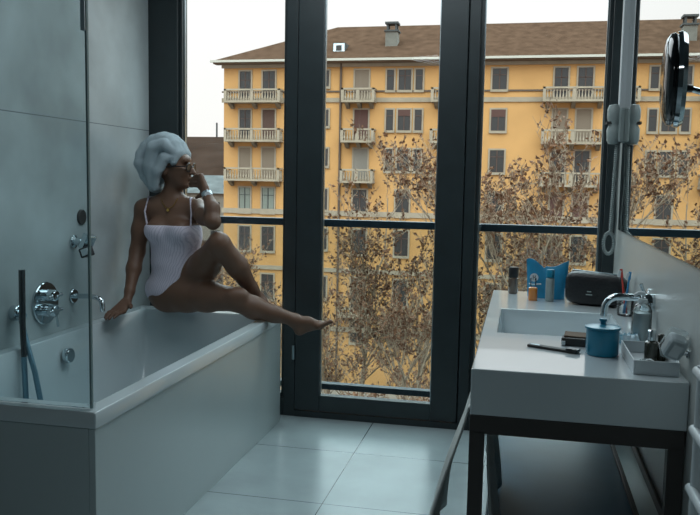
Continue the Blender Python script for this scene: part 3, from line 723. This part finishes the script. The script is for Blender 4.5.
# straps and necklace
MB().tube([Z(-1.905,3.79,1.04),Z(-1.925,3.80,1.12),Z(-1.925,3.845,1.195),Z(-1.92,3.90,1.19),Z(-1.90,3.955,1.10)],.0042,8,sx=1.6).build('shoulder_strap','suit',woman,smooth=True)
MB().tube([Z(-1.665,3.79,1.04),Z(-1.665,3.80,1.12),Z(-1.69,3.845,1.195),Z(-1.69,3.90,1.19),Z(-1.71,3.955,1.10)],.0042,8,sx=1.6).build('shoulder_strap','suit',woman,smooth=True)
nk=[Z(-1.848,3.842,1.20),Z(-1.835,3.815,1.170),Z(-1.805,3.797,1.142),Z(-1.785,3.795,1.140),Z(-1.765,3.80,1.152),Z(-1.757,3.835,1.19)]
nl=MB().tube(nk,.0022,6).build('necklace','gold',woman,smooth=True)
MB().lathe([(0,-.002),(.008,-.002),(.008,.002),(0,.002)],Z(-1.79,3.79,1.130),(0,-1,.2),16).build('pendant','gold',nl)
# towel turban
def ZT(x,y,z): return Z(-1.862+(x+1.868)*.79, 3.88+(y-3.88)*.95, 1.385+(z-1.385)*.92)
T=Field(Z(-2.06,3.70,1.16),Z(-1.64,4.06,1.58),.0052)
T.ell(ZT(-1.86,3.88,1.405),(.100,.09,.098),.02); T.ell(ZT(-1.925,3.885,1.345),(.072,.078,.10),.03)
for yo,rr,k in ((-.075,.030,0),(-.045,.036,.2),(0,.04,.35),(.045,.036,.2),(.075,.028,0)):
    arc=[]; 
    for i in range(9):
        a=math.radians(-8+ (200)*i/8); arc.append(ZT(-1.848-.0*i+.110*math.cos(a)-.028*max(0,i-4)/4, 3.88+yo*(1-.25*math.sin(a)), 1.392+.112*math.sin(a)+.004*k))
    arc.append(ZT(-1.955,3.88+yo*.8,1.30)); arc.append(ZT(-1.915,3.88+yo*.6,1.235))
    T.chain(arc,[rr*.75]+[rr]*8+[rr,rr*.8],.010)
T.chain([ZT(-1.735,3.80,1.425),ZT(-1.80,3.775,1.475),ZT(-1.87,3.775,1.455),ZT(-1.905,3.785,1.36),ZT(-1.90,3.80,1.25)],[.018,.030,.034,.034,.022],.008)
T.chain([ZT(-1.74,3.79,1.40),ZT(-1.80,3.782,1.40),ZT(-1.845,3.785,1.33),ZT(-1.875,3.80,1.235)],[.012,.028,.034,.020],.008)
T.ell(Z(-1.695,3.865,1.335),(.075,.10,.075),.02,sub=True)
T.ell(Z(-1.795,3.83,1.275),(.045,.09,.06),.02,sub=True)
tb=T.build('towel_turban','towel',woman,smooth_it=2)
# sunglasses
sg=MB(); 
for yy in (3.835,3.893):
    sg.lathe([(0,.003),(.022,.003),(.025,0),(.022,-.003),(0,-.003)],Z(-1.690+(-.004 if yy<3.85 else 0),yy,1.352),(1,-.12 if yy<3.85 else .12,-.1),20)
sg.tube([Z(-1.686,3.855,1.356),Z(-1.685,3.873,1.356)],.003,6)
sg.tube([Z(-1.695,3.813,1.358),Z(-1.75,3.792,1.356),Z(-1.81,3.790,1.352)],.0035,6,sx=1.5)
sg.build('sunglasses','black',woman,smooth=True)
wv=Vector(Z(-1.560,3.745,1.225))-Vector(Z(-1.505,3.69,1.15)); wc=Vector(Z(-1.551,3.736,1.213))
wt=MB().lathe([(.0255,-.013),(.0275,-.012),(.0275,.012),(.0255,.013),(.022,.013),(.022,-.013)],wc,wv,24).build('wristwatch','silver',woman,smooth=True)
MB().lathe([(0,.006),(.014,.006),(.016,0)],wc+Vector((.012,-.024,.004)),(.4,-.9,.1),20).build('watch_face','white',wt)

# ------------------------------------------------------------ the city outside
GZ=-15.0
gm=MB().box((-160,6,GZ-.5),(160,260,GZ)); struct('ground',gm,'ground')
bld=thing('apartment_building',(5,66,GZ),'ochre apartment building with balconies, stone bands and brown hipped roof across the street','building')
FY=60.0; BX0,BX1=-23.5,46.0
MB().box((BX0,FY,GZ),(BX1,FY+14,10.25)).build('walls','yellow',bld)
# stone bands and sills courses
def band(z0,z1,p,m,x0=BX0-.15,x1=BX1): return MB().box((x0,FY-p,z0),(x1,FY,z1)).build('stone_band',m,bld)
band(7.28,7.62,.10,'stone'); band(8.05,8.17,.08,'pipe'); band(9.95,10.2,.15,'stone'); band(-1.46,-1.06,.10,'stone'); band(-5.9,-5.58,.12,'stone'); band(-10.6,-10.2,.12,'stone')
# roof
def roof():
    m=MB(); e0,e1=BX0-.75,BX1+.75; y0,y1=FY-.8,FY+14.8; z=10.42; rz=14.3; ry=FY+7
    vs=[(e0,y0,z),(e1,y0,z),(e1,y1,z),(e0,y1,z),(e0+8.3,ry,rz),(e1-8.3,ry,rz)]
    return m.add(vs,[(0,1,5,4),(1,2,5),(2,3,4,5),(3,0,4),(0,3,2,1)])
rf=roof().build('roof','roof',bld)
MB().box((BX0-.8,FY-.95,10.30),(BX1+.8,FY-.78,10.47)).build('gutter','gutter',bld)
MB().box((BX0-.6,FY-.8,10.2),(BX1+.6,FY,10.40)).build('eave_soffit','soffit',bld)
for x in (-13.95,16.2,-36+60): MB().tube([(x,FY-.12,10.3),(x,FY-.12,GZ)],.09,8).build('downpipe','pipe',bld)
def chimney(x,y,z0,z1,w):
    c_=MB().box((x-w/2,y-w/2,z0),(x+w/2,y+w/2,z1)).build('chimney','chim',rf)
    m=MB().box((x-w*.6,y-w*.6,z1),(x+w*.6,y+w*.6,z1+.12))
    for dx in (-.35,.35):
        for dy in (-.35,.35): m.box((x+dx*w-.07,y+dy*w-.07,z1+.12),(x+dx*w+.07,y+dy*w+.07,z1+.6))
    m.box((x-w*.55,y-w*.55,z1+.6),(x+w*.55,y+w*.55,z1+.75)); m.build('chimney_cap','dkmetal',rf)
chimney(-10.45,62.4,11.2,12.9,.95); chimney(7.2,65,11.5,14.4,.9); chimney(20,62.4,11.2,13.1,.9)
def dormer(x):
    m=MB(); m.box((x-.5,61.0,11.0),(x+.5,63.5,11.95)).build('dormer','dkmetal',rf)
    MB().box((x-.44,60.95,11.2),(x+.44,61.0,11.9)).build('dormer_frame','white',rf); MB().box((x-.22,60.92,11.35),(x+.22,60.95,11.75)).build('dormer_pane','dark',rf)
dormer(-14.4); dormer(12.0)
def window(x0,x1,z0,z1,fill='dark',panes=2,shutter=None):
    fw=.12
    w=MB(); w.box((x0-fw,FY-.07,z0-.12),(x0,FY+.0,z1+fw)); w.box((x1,FY-.07,z0-.12),(x1+fw,FY,z1+fw)); w.box((x0,FY-.07,z1),(x1,FY,z1+fw)); w.box((x0-fw,FY-.14,z0-.2),(x1+fw,FY,z0-.02))
    o=w.build('window','stone',bld)
    MB().box((x0,FY-.03,z0),(x1,FY-.005,z1)).build('pane',fill,o)
    if fill in ('dark','curtain'):
        g=MB()
        for k in range(panes+1):
            xx=x0+(x1-x0)*k/panes; g.box((xx-.035,FY-.055,z0),(xx+.035,FY-.03,z1))
        g.box((x0,FY-.055,z0+(z1-z0)*.68),(x1,FY-.03,z0+(z1-z0)*.68+.05)); g.build('glazing_bars','dkmetal' if fill=='curtain' else 'wood',o)
    if shutter:
        MB().box((x0,FY-.065,z0+(z1-z0)*(1-shutter)),(x1,FY-.055,z1)).build('roller_blind','maroon',o)
    return o
def balcony(x0,x1,zt_,zb,stone='stone'):
    b=MB(); y0=FY-1.05; b.box((x0,y0,zb),(x1,FY,zb+.16)); o=b.build('balcony',stone,bld)
    r=MB(); r.box((x0,y0,zt_-.13),(x1,y0+.16,zt_)); r.box((x0,y0,zt_-.13),(x0+.16,FY,zt_)); r.box((x1-.16,y0,zt_-.13),(x1,FY,zt_))
    for x in (x0+.1,(x0+x1)/2,x1-.1): r.box((x-.11,y0,zb+.16),(x+.11,y0+.16,zt_-.1))
    r.build('handrail',stone,o)
    s_=MB(); n=max(4,int((x1-x0)/.21))
    for i in range(n):
        x=x0+(i+.5)*(x1-x0)/n; s_.lathe([(.05,0),(.075,.2),(.035,.45),(.05,.7)],(x,y0+.08,zb+.14),n=6)
    for i in range(4):
        for x in (x0+.08,x1-.08): s_.lathe([(.05,0),(.075,.2),(.035,.45),(.05,.7)],(x,y0+.28+i*.22,zb+.14),n=6)
    s_.build('balusters',stone,o)
    for x in (x0+.35,(x0+x1)/2,x1-.35): MB().prism([(FY,zb),(y0+.25,zb),(y0+.5,zb-.18),(FY,zb-.42)],x-.14,x+.14,'X').build('corbel','dirty',o)
    return o
rows=[(9.70,8.2),(6.72,5.18),(3.74,2.12),(.60,-1.30),(-2.5,-4.4),(-6.3,-8.3),(-9.6,-11.4)]
fills=['dark','tan','wood','curtain','dark','maroon','dark']
def bay_pair(x0,x1,x2,x3,b0,b1,f):
    for r,(zt_,zb) in enumerate(rows):
        window(x0,x1,zb-(.7 if r<3 else 0),zt_,f[r][0],2); window(x2,x3,zb-(.7 if r<3 else 0),zt_,f[r][1],2)
        if r<3: balcony(b0,b1,zb+.05,zb-1.0)
P1=[('dark','dark'),('dark','wood'),('tan','tan'),('curtain','curtain'),('dark','dark'),('wood','dark'),('dark','dark')]
bay_pair(-22.16,-21.24,-20.25,-19.25,-23.1,-18.55,P1)
P2=[('dark','dark'),('tan','tan'),('dark','dark'),('maroon','maroon'),('wood','dark'),('dark','wood'),('dark','dark')]
bay_pair(1.95,2.9,3.6,4.62,1.15,5.5,P2)
def bay_single(x0,x1,b0,b1,f,lowb=False):
    for r,(zt_,zb) in enumerate(rows):
        window(x0,x1,zb-(.7 if r<3 or r==5 else 0),zt_,f[r],2)
        if r<3 or (lowb and r==5): balcony(b0,b1,zb+.06 if r<3 else zb-.24,zb-1.0,'stone')
bay_single(-12.86,-11.78,-13.7,-11.15,['tan','maroon','farwall','dark','dark','dark','dark'],True)
bay_single(-6.0,-4.9,-6.9,-4.2,['tan','tan','dark','dark','dark','wood','dark'],True)
def bay_triple(x0,x1):
    w=x1-x0
    for r,(zt_,zb) in enumerate(rows):
        if r<3:
            window(x0,x0+w*.20,zb,zt_,'dark',1); window(x0+w*.33,x0+w*.68,zb,zt_,'dark',2,.3 if r==1 else None); window(x0+w*.80,x1,zb,zt_,'dark',1)
        else: window(x0+w*.32,x0+w*.70,zb,zt_,'dark',2)
bay_triple(-10.38,-7.65)
for x in (-2.5,8.6): 
    for r,(zt_,zb) in enumerate(rows): window(x,x+1.05,zb,zt_,'dark',2,.35 if r==1 else None)
bay_triple(11.6,14.3); bay_single(17.4,18.5,16.6,19.2,['tan','maroon','tan','dark','dark','wood','dark'],True)
bay_pair(23.0,24.0,24.8,25.8,22.2,26.6,P2); bay_triple(29.5,32.2)
for r,(zt_,zb) in enumerate(rows): window(-17.4,-16.3,zb,zt_,'dark',2)
for r,(zt_,zb) in enumerate(rows): window(-15.6,-14.9,zb+.3,zt_,'dark',1)

# distant roofs on the left
def far_block(name,x0,x1,y0,y1,z0,z1,zr,label,glaz=False,wm='farwall'):
    t=thing(name,((x0+x1)/2,(y0+y1)/2,GZ),label,'building')
    MB().box((x0,y0,GZ),(x1,y1,z1)).build('walls',wm,t)
    MB().add([(x0-.4,y0-.4,z1),(x1+.4,y0-.4,z1),(x1+.4,y1+.4,z1),(x0-.4,y1+.4,z1),(x0-.4,(y0+y1)/2,zr),(x1+.4,(y0+y1)/2,zr)],
       [(0,1,5,4),(2,3,4,5),(1,2,5),(3,0,4),(0,3,2,1)]).build('roof','farglass' if glaz else 'greyroof',t)
    for i in range(max(2,int((x1-x0)/3))):
        x=x0+1.5+i*3
        if x<x1-1:
            for zz in (z1-2.4,z1-5.4): 
                w=MB().box((x-.5,y0-.06,zz),(x+.5,y0,zz+1.5)).build('window','dark',t)
    return t
f1=far_block('distant_house',-74,-45,128,150,0,5.8,8.9,'far brown-roofed block left of the ochre building')
MB().box((-50,139,8.5),(-49.6,139.4,12)).build('antenna','dkmetal',f1); MB().box((-56,139,8.5),(-55.8,139.4,11.5)).build('antenna','dkmetal',f1)
f2=far_block('distant_house',-64,-34,96,112,0,1.6,6.2,'nearer dark-roofed long house left of the ochre building'); 
MB().obox((-40.6,100.5,3.9),(1.6,1.2,.1),Matrix.Rotation(.55,3,'X')).build('skylight','white',f2)
f3=far_block('glazed_shed',-48,-28.5,78,88,0,-.3,1.6,'low shed with pale glazed roof left of the ochre building',True)
f4=far_block('ochre_house',-50.5,-46,118,126,0,6.5,7.6,'small ochre house among the far roofs left of the main building',wm='yellow')
f5=far_block('low_garage',-40,-25,66,74,0,-6.2,-4.6,'low garage with grey roof left below the ochre building')
f6=far_block('distant_tower',-120,-82,170,200,0,4,7,'wide pale block on the left horizon')

# bare trees with brown leaves
def tree_data(seed,h,spread=.42,dens=1.0):
    R=random.Random(seed); br=MB(); lf=MB(); twigs=[]
    def grow(p,d,l,r,lev):
        pts=[p]; rs=[r]; q=p.copy(); dd=d.copy(); n=4 if lev<2 else 3
        for i in range(n):
            dd=(dd+Vector((R.gauss(0,.10),R.gauss(0,.10),R.gauss(.05,.06)))*(.6+.35*lev)).normalized()
            q=q+dd*(l/n); pts.append(q.copy()); rs.append(r*(1-.55*(i+1)/n))
        br.tube(pts,rs,6 if lev<2 else 3,cap=False)
        if lev>=3:
            for p_ in pts[1:]: twigs.append((p_.copy(),dd.copy()))
        if lev<5:
            nb={0:9,1:5,2:4,3:3,4:3}[lev]
            for k in range(nb):
                u=(.28+.72*(k+R.random())/nb) if lev==0 else (.2+.8*(k+R.random())/nb)
                f_=u*n; i=min(int(f_),n-1); bp=pts[i].lerp(pts[i+1],f_-i)
                a=R.uniform(0,2*PI); out=Vector((math.cos(a),math.sin(a),0)); nd=(dd*.75+out*(spread*1.7)+Vector((0,0,.25))).normalized()
                grow(bp,nd,l*R.uniform(.42,.62)*(1.0 if lev else .62),max(.014,rs[i]*.55),lev+1)
    grow(Vector((0,0,0)),Vector((0,0,1)),h*.78,h*.0105,0)
    R.shuffle(twigs)
    for p,d in (twigs*3)[:int(2700*dens)]:
        s_=R.uniform(.08,.17); c_=p+Vector((R.gauss(0,.06),R.gauss(0,.06),R.gauss(-.03,.06)))
        u=Vector((R.gauss(0,1),R.gauss(0,1),R.gauss(0,1))).normalized(); v=u.cross(Vector((R.gauss(0,1),R.gauss(0,1),R.gauss(0,1)))).normalized(); w_=u.cross(v)
        lf.add([c_-u*s_,c_+v*s_*.6+w_*s_*.3,c_+u*s_,c_-v*s_*.6+w_*s_*.3],[(0,1,2),(0,2,3)])
    return br,lf
protos=[tree_data(s_,20,.42,1) for s_ in (3,11,27)]
meshes=[]
def place_tree(i,x,y,topz,rz,label):
    t=thing('bare_tree',(x,y,GZ),label,'tree','bare street trees between the window and the ochre building')
    if meshes[i:i+1]==[]:
        br,lf=protos[i]; a=MB(); a.v=br.v; a.f=br.f; a.mi=br.mi
        ORG[t.name]=(0,0,0); b1=a.build('branches','bark',t); l1=lf.build('foliage','leaf',t); meshes.append((b1,l1))
    else:
        for o in meshes[i]:
            c_=o.copy(); C.collection.objects.link(c_); c_.parent=t
    hs={0:16.9,1:16.9,2:16.9}[i]; s_=(topz-GZ)/ (TOP[i]); t.scale=(s_,s_,s_); t.rotation_euler=(0,0,rz)
TOP=[max(v[2] for v in p[0].v) for p in protos]
specs=[(-4.7,36,4.3,'tallest bare tree seen through the glass door, brown leaves'),(.3,34,4.6,'tall leafy bare tree behind the blue pouch, centre of the right pane'),
 (-8.2,40,2.9,'bare tree behind the left half of the glass door'),(-2.0,44,2.4,'bare tree behind the right mullion of the glass door'),(3.1,37,2.2,'bare tree in front of the lower balconies of the right pane'),
 (6.6,42,3.0,'bare tree right of the double balconies, by the window post'),(-12.6,31,-1.2,'low bare tree behind the seated woman in the left pane'),(-9.2,30,-1.5,'low bare tree hidden mostly by the left door mullion'),
 (-6.2,28,-1.6,'near bare tree low behind the glass door'),(-2.6,27,-1.2,'near bare tree low at the right side of the glass door'),(1.6,28,-.8,'near bare tree low behind the washstand bottles'),(4.8,31,.2,'near bare tree low behind the black wash bag'),
 (-17.5,40,-1.0,'low bare tree at the foot of the ochre building corner'),(10.5,38,2.5,'bare tree far right beyond the window post'),
 (-4.6,24,-3.6,'closest low bare tree crown below the middle of the glass door'),(-2.0,22,-3.4,'closest low bare tree crown beside the right edge of the glass door'),
 (.6,23,-3.0,'closest low bare tree crown left of the washstand bottles'),(-8.6,25,-3.2,'closest low bare tree crown behind the stretched legs'),(3.0,24,-2.6,'closest low bare tree crown behind the wash bag and window post'),(-27,54,-1.2,'bare tree standing left of the ochre building')]
for q,(x,y,tz_,lb) in enumerate(specs): place_tree(q%3 if q>=3 else q,x,y,tz_,q*1.7,lb)
